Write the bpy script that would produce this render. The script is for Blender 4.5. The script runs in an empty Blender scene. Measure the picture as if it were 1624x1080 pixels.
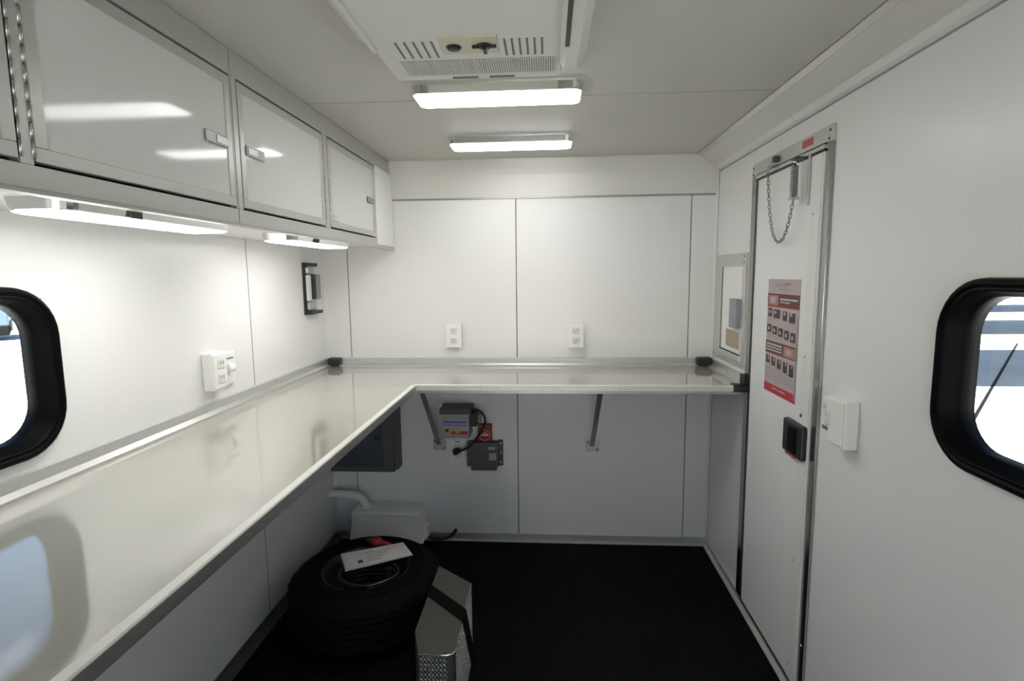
import bpy, bmesh, math, random
from mathutils import Vector, Matrix
random.seed(4)
S = bpy.context.scene
COL = S.collection
PI = math.pi

# ------------------------------------------------------------------ camera, world, sun, exposure
F, PITCH, YAW, ROLL, HC = 863.37, .120307, -.0649338, .0105268, 1.38
fw = Vector((math.sin(YAW)*math.cos(PITCH), math.cos(YAW)*math.cos(PITCH), -math.sin(PITCH)))
rt = Vector((math.cos(YAW), -math.sin(YAW), 0))
dn = fw.cross(rt)
r2 = rt*math.cos(ROLL) + dn*math.sin(ROLL)
d2 = dn*math.cos(ROLL) - rt*math.sin(ROLL)
cd = bpy.data.cameras.new('camera')
cam = bpy.data.objects.new('camera', cd); COL.objects.link(cam)
cd.sensor_fit = 'HORIZONTAL'; cd.sensor_width = 36; cd.lens = F/1624*36
cd.clip_start = .02; cd.clip_end = 500
cam.matrix_world = Matrix(((r2.x, -d2.x, -fw.x, 0), (r2.y, -d2.y, -fw.y, 0), (r2.z, -d2.z, -fw.z, HC), (0, 0, 0, 1)))
S.camera = cam

W = bpy.data.worlds.new('world'); S.world = W; W.use_nodes = True
wn = W.node_tree
bg = wn.nodes['Background']
sky = wn.nodes.new('ShaderNodeTexSky'); sky.sky_type = 'NISHITA'
sky.sun_disc = False; sky.sun_elevation = math.radians(52); sky.sun_rotation = math.radians(180)
sky.air_density = 1.0; sky.dust_density = .6; sky.ozone_density = 1.5
wn.links.new(sky.outputs[0], bg.inputs[0]); bg.inputs[1].default_value = .22
sd = bpy.data.lights.new('sun', 'SUN'); sd.energy = 28; sd.angle = .009; sd.color = (1, .98, .95)
sun = bpy.data.objects.new('sun', sd); COL.objects.link(sun)
sun.location = (0, -30, 38); sun.rotation_euler = (math.radians(38), 0, 0)   # shines towards +Y, 52 degrees up

S.view_settings.view_transform = 'Standard'
S.view_settings.look = 'None'
S.view_settings.exposure = 0.53
S.view_settings.gamma = 1
S.view_settings.use_curve_mapping = False
LAMP = 11.0          # ceiling lens emission
LAMP_C = 10.0        # under-cabinet lens emission

# ------------------------------------------------------------------ materials
def mat(name, col, rough=.5, metal=0., spec=.5, noise=0., nscale=20., bump=0., bscale=200., coat=0., coat_r=.05):
    m = bpy.data.materials.new(name); m.use_nodes = True
    n = m.node_tree; b = n.nodes['Principled BSDF']
    b.inputs['Base Color'].default_value = (*col, 1)
    b.inputs['Roughness'].default_value = rough
    b.inputs['Metallic'].default_value = metal
    b.inputs['Specular IOR Level'].default_value = spec
    b.inputs['Coat Weight'].default_value = coat; b.inputs['Coat Roughness'].default_value = coat_r
    tc = n.nodes.new('ShaderNodeTexCoord')
    if noise:
        t = n.nodes.new('ShaderNodeTexNoise'); t.inputs['Scale'].default_value = nscale; t.inputs['Detail'].default_value = 4
        n.links.new(tc.outputs['Object'], t.inputs['Vector'])
        r = n.nodes.new('ShaderNodeValToRGB')
        r.color_ramp.elements[0].position = .3; r.color_ramp.elements[1].position = .7
        r.color_ramp.elements[0].color = (*[c*(1-noise) for c in col], 1)
        r.color_ramp.elements[1].color = (*[min(1, c*(1+noise)) for c in col], 1)
        n.links.new(t.outputs['Fac'], r.inputs[0]); n.links.new(r.outputs[0], b.inputs['Base Color'])
    if bump:
        t = n.nodes.new('ShaderNodeTexNoise'); t.inputs['Scale'].default_value = bscale
        n.links.new(tc.outputs['Object'], t.inputs['Vector'])
        u = n.nodes.new('ShaderNodeBump'); u.inputs['Strength'].default_value = bump; u.inputs['Distance'].default_value = .002
        n.links.new(t.outputs['Fac'], u.inputs['Height']); n.links.new(u.outputs[0], b.inputs['Normal'])
    return m
def emit(name, col, s):
    m = bpy.data.materials.new(name); m.use_nodes = True
    b = m.node_tree.nodes['Principled BSDF']
    b.inputs['Base Color'].default_value = (.8, .8, .8, 1)
    b.inputs['Emission Color'].default_value = (*col, 1); b.inputs['Emission Strength'].default_value = s
    return m
def ribbed(name, col, rough, scale, strength):
    m = mat(name, col, rough, spec=.13); n = m.node_tree; b = n.nodes['Principled BSDF']
    tc = n.nodes.new('ShaderNodeTexCoord'); w = n.nodes.new('ShaderNodeTexWave')
    w.bands_direction = 'X'; w.inputs['Scale'].default_value = scale
    n.links.new(tc.outputs['Object'], w.inputs['Vector'])
    u = n.nodes.new('ShaderNodeBump'); u.inputs['Strength'].default_value = strength; u.inputs['Distance'].default_value = .003
    n.links.new(w.outputs['Fac'], u.inputs['Height']); n.links.new(u.outputs[0], b.inputs['Normal'])
    return m
def window_glass(name):
    m = bpy.data.materials.new(name); m.use_nodes = True; n = m.node_tree; n.nodes.clear()
    o = n.nodes.new('ShaderNodeOutputMaterial'); mx = n.nodes.new('ShaderNodeMixShader')
    t = n.nodes.new('ShaderNodeBsdfTransparent'); t.inputs[0].default_value = (.93, .96, .95, 1)
    g = n.nodes.new('ShaderNodeBsdfGlossy'); g.inputs['Roughness'].default_value = .01
    f = n.nodes.new('ShaderNodeFresnel'); f.inputs[0].default_value = 1.45
    ge = n.nodes.new('ShaderNodeNewGeometry'); sb_ = n.nodes.new('ShaderNodeMath'); sb_.operation = 'SUBTRACT'; sb_.inputs[0].default_value = 1
    n.links.new(ge.outputs['Backfacing'], sb_.inputs[1]); mu = n.nodes.new('ShaderNodeMath'); mu.operation = 'MULTIPLY'
    n.links.new(sb_.outputs[0], mu.inputs[0]); n.links.new(f.outputs[0], mu.inputs[1])
    n.links.new(mu.outputs[0], mx.inputs[0]); n.links.new(t.outputs[0], mx.inputs[1]); n.links.new(g.outputs[0], mx.inputs[2])
    n.links.new(mx.outputs[0], o.inputs[0]); return m

M = dict(
    wall=mat('white_wall_panel', (.815, .812, .80), .28, spec=.45, bump=.03, bscale=30),
    ceiling=mat('ceiling_panel', (.60, .592, .545), .42, spec=.4, noise=.01),
    seam=mat('dark_seam', (.16, .16, .15), .7),
    batten=mat('white_batten', (.78, .78, .745), .35),
    cove=mat('painted_cove', (.70, .695, .645), .22, spec=.55),
    alu=mat('satin_aluminium', (.66, .66, .64), .34, .75, noise=.03, nscale=60),
    alu_dark=mat('dark_aluminium', (.36, .36, .35), .36, .8, noise=.04, nscale=50),
    mill=mat('mill_finish_aluminium', (.60, .60, .57), .42, .55, noise=.04, nscale=80),
    chrome=mat('chrome', (.86, .86, .85), .05, 1.),
    steel=mat('zinc_steel', (.55, .55, .53), .35, .9),
    counter=mat('cream_counter', (.39, .375, .32), .08, spec=.9, noise=.012, nscale=6, coat=.7, coat_r=.06),
    edge=mat('pale_edge_trim', (.70, .69, .63), .3),
    cab=mat('grey_cabinet', (.50, .50, .475), .33, .25),
    cabdoor=mat('glossy_cabinet_panel', (.70, .70, .68), .075, spec=.24),
    black=mat('black_plastic', (.012, .012, .013), .4),
    gasket=mat('black_rubber_frame', (.0025, .0025, .003), .45, spec=.07),
    cable=mat('glossy_black_cable', (.012, .012, .013), .22, spec=.6),
    rubber=mat('tyre_rubber', (.003, .003, .0033), .8, spec=.13, noise=.2, nscale=60),
    dark=mat('shade_and_trim_black', (.006, .006, .006), .9, spec=.1),  # painted shade on the box band; own colour of joints and car skirt
    floor=ribbed('black_ribbed_rubber', (.0018, .0018, .0026), .75, 42, .5),
    white=mat('white_plastic', (.87, .87, .84), .4),
    cream=mat('cream_plastic', (.74, .735, .68), .45),
    beige=mat('beige_plate', (.62, .585, .44), .45),
    grille=mat('grille_shade', (.42, .42, .39), .6),
    jamb=mat('polished_jamb', (.40, .40, .39), .2, 1.),
    slot=mat('slot_grey', (.17, .17, .16), .6),
    latch=mat('latch_metal', (.36, .36, .35), .45, .5),
    grey=mat('grey_steel_paint', (.085, .09, .10), .5),
    greyl=mat('grey_plastic', (.32, .33, .35), .5),
    charcoal=mat('charcoal_plastic', (.075, .08, .075), .5),
    bluegrey=mat('blue_grey_door', (.05, .06, .08), .45),
    tan=mat('tan_board', (.42, .35, .26), .7, noise=.08, nscale=60),
    red=mat('red_plastic', (.34, .022, .022), .4),
    redp=mat('red_print', (.50, .035, .055), .5),
    maroon=mat('maroon_print', (.15, .035, .035), .5),
    pink=mat('pale_pink_print', (.50, .41, .40), .5),
    pinkd=mat('pink_print', (.45, .21, .19), .5),
    paper=mat('paper', (.62, .60, .58), .6, noise=.04, nscale=40),
    ink=mat('dark_print', (.07, .05, .06), .6),
    teal=mat('pale_teal_print', (.45, .55, .52), .5),
    purple=mat('violet_print', (.16, .13, .38), .5),
    lilac=mat('lilac_print', (.42, .38, .50), .5),
    yellow=mat('yellow_print', (.62, .38, .06), .5),
    plate=mat('tread_bar_metal', (.62, .64, .64), .25, .95),
    platesheet=mat('tread_plate_sheet', (.30, .31, .31), .4, .9, noise=.08, nscale=60),
    platetop=mat('dark_matte_top', (.085, .08, .065), .6, .15, noise=.10, nscale=90, bump=.3, bscale=300),  # lid is darker and rougher than the shell sheet
    glass=window_glass('window_glass'),
    lens=emit('lamp_lens', (1, .99, .965), LAMP),
    lens2=emit('under_cabinet_lens', (1, .99, .97), LAMP_C),
    concrete=mat('pale_concrete', (.52, .51, .49), .85, noise=.08, nscale=.8),
    carpaint=mat('blue_grey_car_paint', (.06, .10, .14), .3, .2, coat=.3),
    carglass=mat('car_glass', (.10, .16, .24), .06, spec=.9),
    shade_roofing=mat('added_shade_roofing', (.06, .06, .065), .6),
)

# ------------------------------------------------------------------ geometry builder
class MB:
    """collects shapes in world coordinates and links them as ONE mesh object"""
    def __init__(s): s.bm = bmesh.new(); s.mats = []
    def mi(s, m):
        if m not in s.mats: s.mats.append(m)
        return s.mats.index(m)
    def _fin(s, faces, m, smooth=False):
        i = s.mi(m)
        for f in faces: f.material_index = i; f.smooth = smooth
    def box(s, x0, x1, y0, y1, z0, z1, m, bev=0., seg=2, rot=None):
        t = bmesh.new()
        vs = [t.verts.new((x, y, z)) for x in (x0, x1) for y in (y0, y1) for z in (z0, z1)]
        for q in ((0,1,3,2), (4,6,7,5), (0,4,5,1), (2,3,7,6), (0,2,6,4), (1,5,7,3)): t.faces.new([vs[i] for i in q])
        bmesh.ops.recalc_face_normals(t, faces=t.faces)
        if bev: bmesh.ops.bevel(t, geom=list(t.edges), offset=bev, segments=seg, affect='EDGES', profile=.5)
        if rot:
            c, ax, a = rot
            bmesh.ops.rotate(t, cent=c, matrix=Matrix.Rotation(a, 3, ax), verts=t.verts)
        s._join(t, m, False); return s
    def _join(s, t, m, smooth):
        mp = {v: s.bm.verts.new(v.co) for v in t.verts}
        fs = []
        for f in t.faces:
            try: fs.append(s.bm.faces.new([mp[v] for v in f.verts]))
            except ValueError: pass
        s._fin(fs, m, smooth); t.free()
    def prism(s, pts, axis, a0, a1, m, bev=0., smooth=False):
        """extrude a 2D outline along an axis; pts are the other two coordinates in xyz order"""
        def P(p, a):
            if axis == 'x': return (a, p[0], p[1])
            if axis == 'y': return (p[0], a, p[1])
            return (p[0], p[1], a)
        t = bmesh.new()
        A = [t.verts.new(P(p, a0)) for p in pts]; B = [t.verts.new(P(p, a1)) for p in pts]
        n = len(pts)
        t.faces.new(A); t.faces.new(B[::-1])
        for i in range(n): t.faces.new((A[i], A[(i+1) % n], B[(i+1) % n], B[i]))
        bmesh.ops.recalc_face_normals(t, faces=t.faces)
        if bev: bmesh.ops.bevel(t, geom=list(t.edges), offset=bev, segments=2, affect='EDGES', profile=.5)
        s._join(t, m, smooth); return s
    def loops(s, rings, m, closed=False, caps=True, smooth=True):
        """skin a list of vertex rings"""
        R = [[s.bm.verts.new(p) for p in r] for r in rings]; n = len(rings[0]); fs = []
        k = len(R)
        for a in range(k if closed else k-1):
            A, B = R[a], R[(a+1) % k]
            for i in range(n): fs.append(s.bm.faces.new((A[i], A[(i+1) % n], B[(i+1) % n], B[i])))
        s._fin(fs, m, smooth)
        if caps and not closed:
            s._fin([s.bm.faces.new(R[0][::-1]), s.bm.faces.new(R[-1])], m, False)
        return s
    def tube(s, pts, r, m, n=10, closed=False):
        pts = [Vector(p) for p in pts]; rings = []
        k = len(pts); up = None
        for i, p in enumerate(pts):
            if closed: d = pts[(i+1) % k] - pts[i-1]
            else: d = pts[min(i+1, k-1)] - pts[max(i-1, 0)]
            d.normalize()
            if up is None:
                up = d.orthogonal().normalized()
            else:
                up = (up - d*up.dot(d)).normalized()
            q = d.cross(up)
            rr = r[i] if isinstance(r, (list, tuple)) else r
            rings.append([p + up*rr*math.cos(2*PI*j/n) + q*rr*math.sin(2*PI*j/n) for j in range(n)])
        return s.loops(rings, m, closed)
    def cyl(s, p0, p1, r, m, n=20, r1=None):
        return s.tube([p0, p1], [r, r if r1 is None else r1], m, n)
    def lathe(s, prof, c, m, n=48, axis='z', closed=False):
        """prof: (radius, height) pairs round an axis through c"""
        rings = []
        for j in range(n):
            a = 2*PI*j/n; ca, sa = math.cos(a), math.sin(a)
            row = []
            for r, h in prof:
                if axis == 'z': row.append((c[0]+r*ca, c[1]+r*sa, c[2]+h))
                elif axis == 'x': row.append((c[0]+h, c[1]+r*ca, c[2]+r*sa))
                else: row.append((c[0]+r*ca, c[1]+h, c[2]+r*sa))
            rings.append(row)
        R = [[s.bm.verts.new(p) for p in r] for r in rings]; fs = []; k = len(prof)
        for a in range(n):
            A, B = R[a], R[(a+1) % n]
            for i in range(k if closed else k-1):
                fs.append(s.bm.faces.new((A[i], B[i], B[(i+1) % k], A[(i+1) % k])))
        s._fin(fs, m, True); return s
    def quad(s, pts, m):
        s._fin([s.bm.faces.new([s.bm.verts.new(p) for p in pts])], m); return s
    def build(s, name, parent=None, loc=None, kind=None, label=None, weld=True):
        root = parent
        while root is not None and root.parent is not None: root = root.parent
        L = Vector(root.location) if root is not None else Vector(loc or (0, 0, 0))
        if weld: bmesh.ops.remove_doubles(s.bm, verts=s.bm.verts, dist=1e-6)
        bmesh.ops.recalc_face_normals(s.bm, faces=s.bm.faces)
        bmesh.ops.translate(s.bm, vec=-L, verts=s.bm.verts)
        me = bpy.data.meshes.new(name); s.bm.to_mesh(me); s.bm.free()
        for m in s.mats: me.materials.append(m)
        o = bpy.data.objects.new(name, me); COL.objects.link(o)
        if parent is not None: o.parent = parent
        else: o.location = L
        if kind: o['kind'] = kind
        if label: o['label'] = label
        return o
def tag(o, label, cat, group=None):
    o['label'] = label; o['category'] = cat
    if group: o['group'] = group
    return o
def thing(name, loc, label, cat, group=None):
    o = bpy.data.objects.new(name, None); COL.objects.link(o); o.location = loc; o.empty_display_size = .05
    return tag(o, label, cat, group)
def structure(name, loc=(0, 0, 0)):
    o = bpy.data.objects.new(name, None); COL.objects.link(o); o.location = loc; o['kind'] = 'structure'
    return o
def dup(root, delta, label):
    def cp(o, par):
        c = o.copy(); COL.objects.link(c); c.parent = par
        for ch in list(o.children): cp(ch, c)
        return c
    r = cp(root, None); r.location = Vector(root.location) + Vector(delta); r['label'] = label
    return r
def rrect(a0, a1, b0, b1, r, n=8):
    """rounded rectangle outline, counter-clockwise, 4*(n+1) points"""
    out = []
    for cx, cy, st in ((a1-r, b1-r, 0), (a0+r, b1-r, PI/2), (a0+r, b0+r, PI), (a1-r, b0+r, 3*PI/2)):
        for i in range(n+1):
            a = st + PI/2*i/n; out.append((cx+r*math.cos(a), cy+r*math.sin(a)))
    return out

# ------------------------------------------------------------------ room shell
XL, XR, D, ZC, YB = -1.117, .807, 2.69, 1.925, -1.35
WT = .05
WY0, WY1, WZ0, WZ1 = .50, 1.163, .996, 1.366        # outer edge of both window frames
HY0, HY1, HZ0, HZ1 = .524, 1.139, 1.018, 1.340      # hole in the wall

MB().box(XL-WT, XR+WT, YB-WT, D+WT, -.06, 0, M['floor']).build('floor', kind='structure')

def wall_with_hole(name, x0, x1):
    b = MB(); m = M['seam']
    b.box(x0, x1, YB-WT, HY0, 0, 2.05, m); b.box(x0, x1, HY1, D+WT, 0, 2.05, m)
    b.box(x0, x1, HY0, HY1, 0, HZ0, m); b.box(x0, x1, HY0, HY1, HZ1, 2.05, m)
    return b.build(name, kind='structure')
PT = .006                                            # panel thickness; joints show the dark base
wl = wall_with_hole('wall_left', XL-WT, XL-PT)
wr = wall_with_hole('wall_right', XR+PT, XR+WT)
wb = MB().box(XL-WT, XR+WT, D+PT, D+WT, 0, 2.05, M['seam']).build('wall_back', kind='structure')
b = MB()                                              # unseen rear wall; doorway opening added to let in fill daylight
b.box(XL-WT, -.46, YB-WT, YB, 0, 2.05, M['wall']); b.box(.34, XR+WT, YB-WT, YB, 0, 2.05, M['wall']); b.box(-.46, .34, YB-WT, YB, 1.50, 2.05, M['wall'])
wre = b.build('wall_rear', kind='structure')

def side_panel(par, x0, x1, y0, y1, hole=False, z1=2.0):
    b = MB(); m = M['wall']
    if hole:
        b.box(x0, x1, y0, HY0, 0, z1, m); b.box(x0, x1, HY1, y1, 0, z1, m)
        b.box(x0, x1, HY0, HY1, 0, HZ0, m); b.box(x0, x1, HY0, HY1, HZ1, z1, m)
    else: b.box(x0, x1, y0, y1, 0, z1, m, .0008, 1)
    return b.build('panel', par)
G = .0016
side_panel(wl, XL-PT, XL, YB, .45-G)
side_panel(wl, XL-PT, XL, .45+G, 1.983-.003, hole=True)
side_panel(wl, XL-PT, XL, 1.983+.003, 2.684)
side_panel(wr, XR, XR+PT, YB, .35-G)
side_panel(wr, XR, XR+PT, .35+G, 2.004-G, hole=True)
side_panel(wr, XR, XR+PT, 2.004+G, 2.684)
MB().box(XL-.0055, XL-.0006, 1.9805, 1.9855, .04, 1.52, M['seam']).build('joint', wl)
MB().box(XR+.0006, XR+.0055, 2.0028, 2.0052, 1.79, 1.86, M['greyl']).build('joint', wr)
# back wall panels: narrow strip, two wide panels, narrow strip
G2 = .0022
for x0, x1 in ((XL, -.995-G2), (-.995+G2, -.150-G2), (-.150+G2, .686-G2), (.686+G2, XR)):
    MB().box(x0, x1, D, D+PT, 0, 2.0, M['wall'], .0008, 1).build('panel', wb)
# corner angle trims
MB().prism([(XR-.012, D), (XR, D-.012), (XR, D)], 'z', .0, 1.86, M['batten']).build('trim_1', kind='structure')
MB().prism([(XL+.012, D), (XL, D-.012), (XL, D)], 'z', .0, 1.53, M['batten']).build('trim_2', kind='structure')

# ceiling: three sheets with open joints, below a dark deck
ce = MB().box(XL-WT, XR+WT, YB-WT, D+WT, ZC+.006, 2.08, M['seam']).build('ceiling', kind='structure')
for y0, y1 in ((YB, .55-.002), (.55+.002, 1.765-.0028), (1.765+.0028, 2.642)):
    MB().box(XL, .690, y0, y1, ZC, ZC+.006, M['ceiling'], .0006, 1).build('panel', ce)
MB().box(XL+.36, .688, 1.7625, 1.7675, ZC+.001, ZC+.0055, M['seam']).build('joint', ce)
# sloping cove along the right wall and the steeper one along the back wall
cvr = MB()
cvr.prism([(.694, ZC-.001), (XR, 1.862), (XR, ZC+.01), (.694, ZC+.01)], 'y', YB, D, M['cove'])
cvr.build('trim_3', kind='structure')
t4 = MB()
t4.prism([(2.6475, ZC), (2.668, 1.855), (D, 1.752), (D+.004, 1.752), (D+.004, ZC+.01), (2.6475, ZC+.01)], 'x', -.758, XR-.004, M['cove'])
t4.build('trim_4', kind='structure')
# small edge mouldings on the coves
MB().prism([(.692, ZC-.002), (.706, ZC-.013), (.711, ZC-.010), (.700, ZC-.002)], 'y', YB, 2.64, M['alu']).build('trim_5', kind='structure')
for y0, y1 in ((YB, 1.87), (1.874, D-.005)):
    MB().prism([(XR-.001, 1.853), (XR-.013, 1.859), (XR-.026, 1.874), (XR-.02, 1.878), (XR-.001, 1.866)], 'y', y0, y1, M['batten']).build('trim_6' if y0 < 0 else 'trim_7', kind='structure')
MB().box(-.757, XR-.012, D-.005, D, 1.744, 1.752, M['alu_dark'], .001, 1).build('trim_8', kind='structure')
MB().box(XR-.0022, XR, YB, D-.006, 1.848, 1.8525, M['greyl']).build('trim_9', kind='structure')
MB().box(XR-.0015, XR, 2.6735, 2.6775, .04, 1.848, M['greyl']).build('trim_10', kind='structure')
# base trims (bent aluminium angle)
MB().prism([(D, .0), (D-.016, .0), (D-.016, .004), (D-.006, .010), (D-.006, .042), (D, .042)], 'x', XL, XR, M['mill']).build('baseboard_back', kind='structure')
MB().prism([(XR, .0), (XR-.020, .0), (XR-.020, .004), (XR-.008, .014), (XR-.008, .036), (XR, .036)], 'y', YB, D-.016, M['mill']).build('baseboard_right', kind='structure')
MB().prism([(XL, .0), (XL+.030, .0), (XL+.030, .004), (XL+.008, .03), (XL+.008, .04), (XL, .04)], 'y', YB, D-.016, M['charcoal']).build('baseboard_left', kind='structure')

# ------------------------------------------------------------------ windows (rounded black rubber frames)
def window(name, xw, sgn):
    """sgn: +1 when the room lies towards -x (right wall), -1 for the left wall"""
    st = structure(name, (xw, .83, 1.18))
    P = lambda d, off, r: [(xw + sgn*d, y, z) for y, z in rrect(WY0+off, WY1-off, WZ0+off, WZ1-off, r)]
    b = MB()
    prof = [(0, 0, .108), (-.012, .002, .107), (-.017, .008, .102), (-.017, .014, .097), (-.013, .016, .095), (-.013, .019, .093), (-.015, .021, .091),
            (-.013, .025, .088), (.004, .026, .087), (.006, .029, .084), (.020, .030, .083), (.022, .034, .080), (.036, .035, .079), (.05, .036, .078), (.05, .022, .09), (0, .022, .09)]
    b.loops([P(d, o, r) for d, o, r in prof], M['gasket'], closed=True)
    fr = b.build('window_frame', st)
    g = MB(); o = rrect(WY0+.030, WY1-.030, WZ0+.030, WZ1-.030, .084)
    g.prism(o, 'x', xw+sgn*.034, xw+sgn*.038, M['glass']); g.build('pane', st)
window('window_1', XL, -1)
window('window_2', XR, 1)

# ------------------------------------------------------------------ door in the right wall
dr = structure('door_1', (XR, 1.93, .03))
b = MB()                                              # frame: two jambs and a header, flat bar with a raised inner lip
def jamb(y0, y1, z0, z1):
    b.box(XR-.010, XR, y0, y1, z0, z1, M['jamb'], .0015, 1)
jamb(2.176, 2.228, .036, 1.7445)
jamb(1.630, 1.664, .036, 1.7445)
fr = b.build('frame', dr)
h = MB(); h.box(XR-.011, XR, 1.630, 2.228, 1.745, 1.790, M['mill'], .0015, 1)
h.box(XR-.016, XR-.008, 1.664, 2.176, 1.729, 1.741, M['alu'], .001, 1); h.box(XR-.0125, XR-.004, 1.664, 2.176, 1.741, 1.746, M['black']); h.box(XR-.0155, XR-.004, 1.664, 2.176, 1.7225, 1.729, M['black'])
hd = h.build('header', dr)
for y, z in ((2.215, 1.775), (1.642, 1.775), (2.214, 1.751), (1.645, 1.752)):
    MB().cyl((XR-.011, y, z), (XR-.013, y, z), .004, M['charcoal'], 8).build('screw', hd)
lab = MB().box(XR-.0118, XR-.0108, 1.742, 1.812, 1.758, 1.781, M['pinkd'])
for i in range(3): lab.box(XR-.0121, XR-.0117, 1.746, 1.808, 1.7615+i*.0065, 1.7655+i*.0065, M['redp'])
lab.build('warning_label', hd, label='small red and white warning label')
MB().box(XR-.0135, XR-.001, 2.149, 2.1755, .036, 1.742, M['black']).build('gasket', dr)
sl = MB().box(XR-.014, XR-.001, 1.664, 2.148, .045, 1.722, M['wall'], .002, 1)
slab = sl.build('door_slab', dr)
MB().box(XR-.018, XR-.013, 1.668, 1.724, .05, 1.720, M['batten'], .0015, 1).build('edge_strip', dr)
MB().box(XR-.0155, XR-.0138, 2.135, 2.148, .05, 1.720, M['batten'], .0005, 1).build('edge_strip', dr)
MB().box(XR-.014, XR-.002, 1.664, 2.148, .036, .044, M['black']).build('bottom_seal', dr)
la = MB().box(XR-.034, XR-.012, 1.667, 1.800, .800, .908, M['black'], .006, 2)
lt = la.build('latch', dr)
MB().box(XR-.040, XR-.032, 1.700, 1.752, .812, .892, M['gasket'], .004, 2).build('paddle', lt)
MB().box(XR-.0345, XR-.020, 1.71, 1.775, .7955, .8005, M['redp'], .001, 1).build('red_tab', lt, label='red strip under the latch')
for z in (.10, .46, 1.12, 1.55):
    MB().cyl((XR-.018, 1.706, z), (XR-.0195, 1.706, z), .004, M['steel'], 8).build('screw', slab)
MB().cyl((XR-.010, 1.648, .205), (XR-.0125, 1.648, .205), .005, M['chrome'], 10).build('screw', fr)
MB().cyl((XR-.018, 1.71, .935), (XR-.0200, 1.71, .935), .006, M['charcoal'], 10).build('screw', slab)

# retaining chain with a coil spring hanging in front of the door
ch = thing('door_chain', (XR-.02, 1.9, 1.735), 'thin steel safety chain with a coil spring hanging in front of the white door', 'chain')
b = MB().box(XR-.030, XR-.011, 1.975, 1.997, 1.755, 1.775, M['charcoal'], .002, 1)
b.box(XR-.034, XR-.014, 2.000, 2.03, 1.745, 1.752, M['steel'], .001, 1)
b.cyl((XR-.030, 2.026, 1.748), (XR-.030, 2.026, 1.726), .003, M['steel'], 8)
b.build('chain_hook', ch)
b = MB().box(XR-.050, XR-.016, 1.765, 1.800, 1.722, 1.729, M['charcoal'], .001, 1)
b.box(XR-.020, XR-.015, 1.738, 1.752, 1.58, 1.728, M['alu'], .001, 1)
b.build('spring_bracket', ch)
xs = XR-.040
b = MB()
pts = [(xs+.0095*math.cos(a*.9), 1.79+.0095*math.sin(a*.9), 1.705-.095*a/110) for a in range(0, 111)]
b.tube(pts, .0026, M['alu_dark'], 6)
b.cyl((xs, 1.79, 1.72), (xs, 1.79, 1.61), .004, M['charcoal'], 8)
b.box(xs-.012, xs+.012, 1.775, 1.805, 1.603, 1.609, M['steel'], .001, 1)
b.cyl((xs, 1.79, 1.724), (xs, 1.79, 1.712), .005, M['chrome'], 8)
b.build('spring', ch)
b = MB(); n = 120; path = []
p0, p1, p2 = Vector((XR-.030, 2.026, 1.726)), Vector((XR-.030, 1.915, 1.478)), Vector((xs, 1.79, 1.603))
for i in range(n+1):                                  # catenary, steeper strand on the left
    t = i/n; y = p0.y+(p2.y-p0.y)*t; yb = 1.893
    k = (1.726-1.478) if y > yb else (1.603-1.478)
    e = math.cosh(18*(p0.y-yb)) if y > yb else math.cosh(18*(p2.y-yb))
    path.append(Vector((p0.x+(p2.x-p0.x)*t, y, 1.478+k*(math.cosh(18*(y-yb))-1)/(e-1))))
# resample evenly
L = [0]
for a, c in zip(path, path[1:]): L.append(L[-1]+(c-a).length)
def at(sv):
    for i in range(len(L)-1):
        if L[i+1] >= sv: 
            k = (sv-L[i])/max(1e-9, L[i+1]-L[i]); return path[i].lerp(path[i+1], k)
    return path[-1]
nl = 32
for i in range(nl):
    a, c = at(L[-1]*i/nl), at(L[-1]*(i+1)/nl)
    d = (c-a).normalized(); mid = (a+c)/2; hl = (c-a).length*.68
    side = d.cross(Vector((1, 0, 0))).normalized() if i % 2 else Vector((1, 0, 0))
    side = (side - d*side.dot(d)).normalized()
    ring = [mid + d*hl*math.cos(q*PI/5) + side*.0046*math.sin(q*PI/5) for q in range(10)]
    b.tube(ring, .0016, M['alu_dark'], 5, closed=True)
b.build('chain_links', ch, kind='stuff')

# poster on the door
po = thing('poster', (XR-.014, 1.89, 1.15), 'tall narrow poster in red, grey and pink with small pictures, taped to the white door', 'poster')
xp = XR-.0155
MB().box(xp, xp+.0012, 1.764, 2.012, .957, 1.355, M['pink']).build('sheet', po)
b = MB()
def pr(y0, y1, z0, z1, m, k=1):                       # y counted from the poster's left edge, z from its top, both 0..1
    a, c = 2.012-.248*y0, 2.012-.248*y1
    b.box(xp-.0003*k, xp+.0002, c, a, 1.355-.398*z1, 1.355-.398*z0, m)
pr(0, 1, 0, .005, M['greyl']); pr(.22, .62, .035, .060, M['greyl']); pr(.30, .70, .064, .080, M['lilac']); pr(.55, .72, .030, .052, M['pinkd'], 2); pr(.38, .66, .084, .094, M['greyl'])
pr(0, 1, .125, .235, M['maroon']); pr(.03, .36, .140, .225, M['pinkd'], 2); pr(.42, .95, .162, .178, M['teal'], 2); pr(.42, .72, .190, .200, M['teal'], 2); pr(.10, .26, .155, .21, M['pink'], 3); pr(0, 1, .236, .243, M['redp'])
for k, (y0, y1) in enumerate(((.04, .17), (.22, .44), (.52, .66), (.72, .90))):
    pr(y0, y1, .255+.006*k, .330+.008*k, M['ink']); pr(y0+.03, y0+.09, .275, .30, M['lilac'], 2); pr(y0, y1, .345+.004*k, .352+.004*k, M['greyl'])
for k in range(5): pr(.02+.19*k, .17+.19*k, .400+.008*k, .470+.010*k, M['ink']); pr(.06+.19*k, .10+.19*k, .42+.01*k, .45+.01*k, M['beige'], 2); pr(.04+.19*k, .16+.19*k, .492+.004*k, .499+.004*k, M['greyl'])
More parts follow.
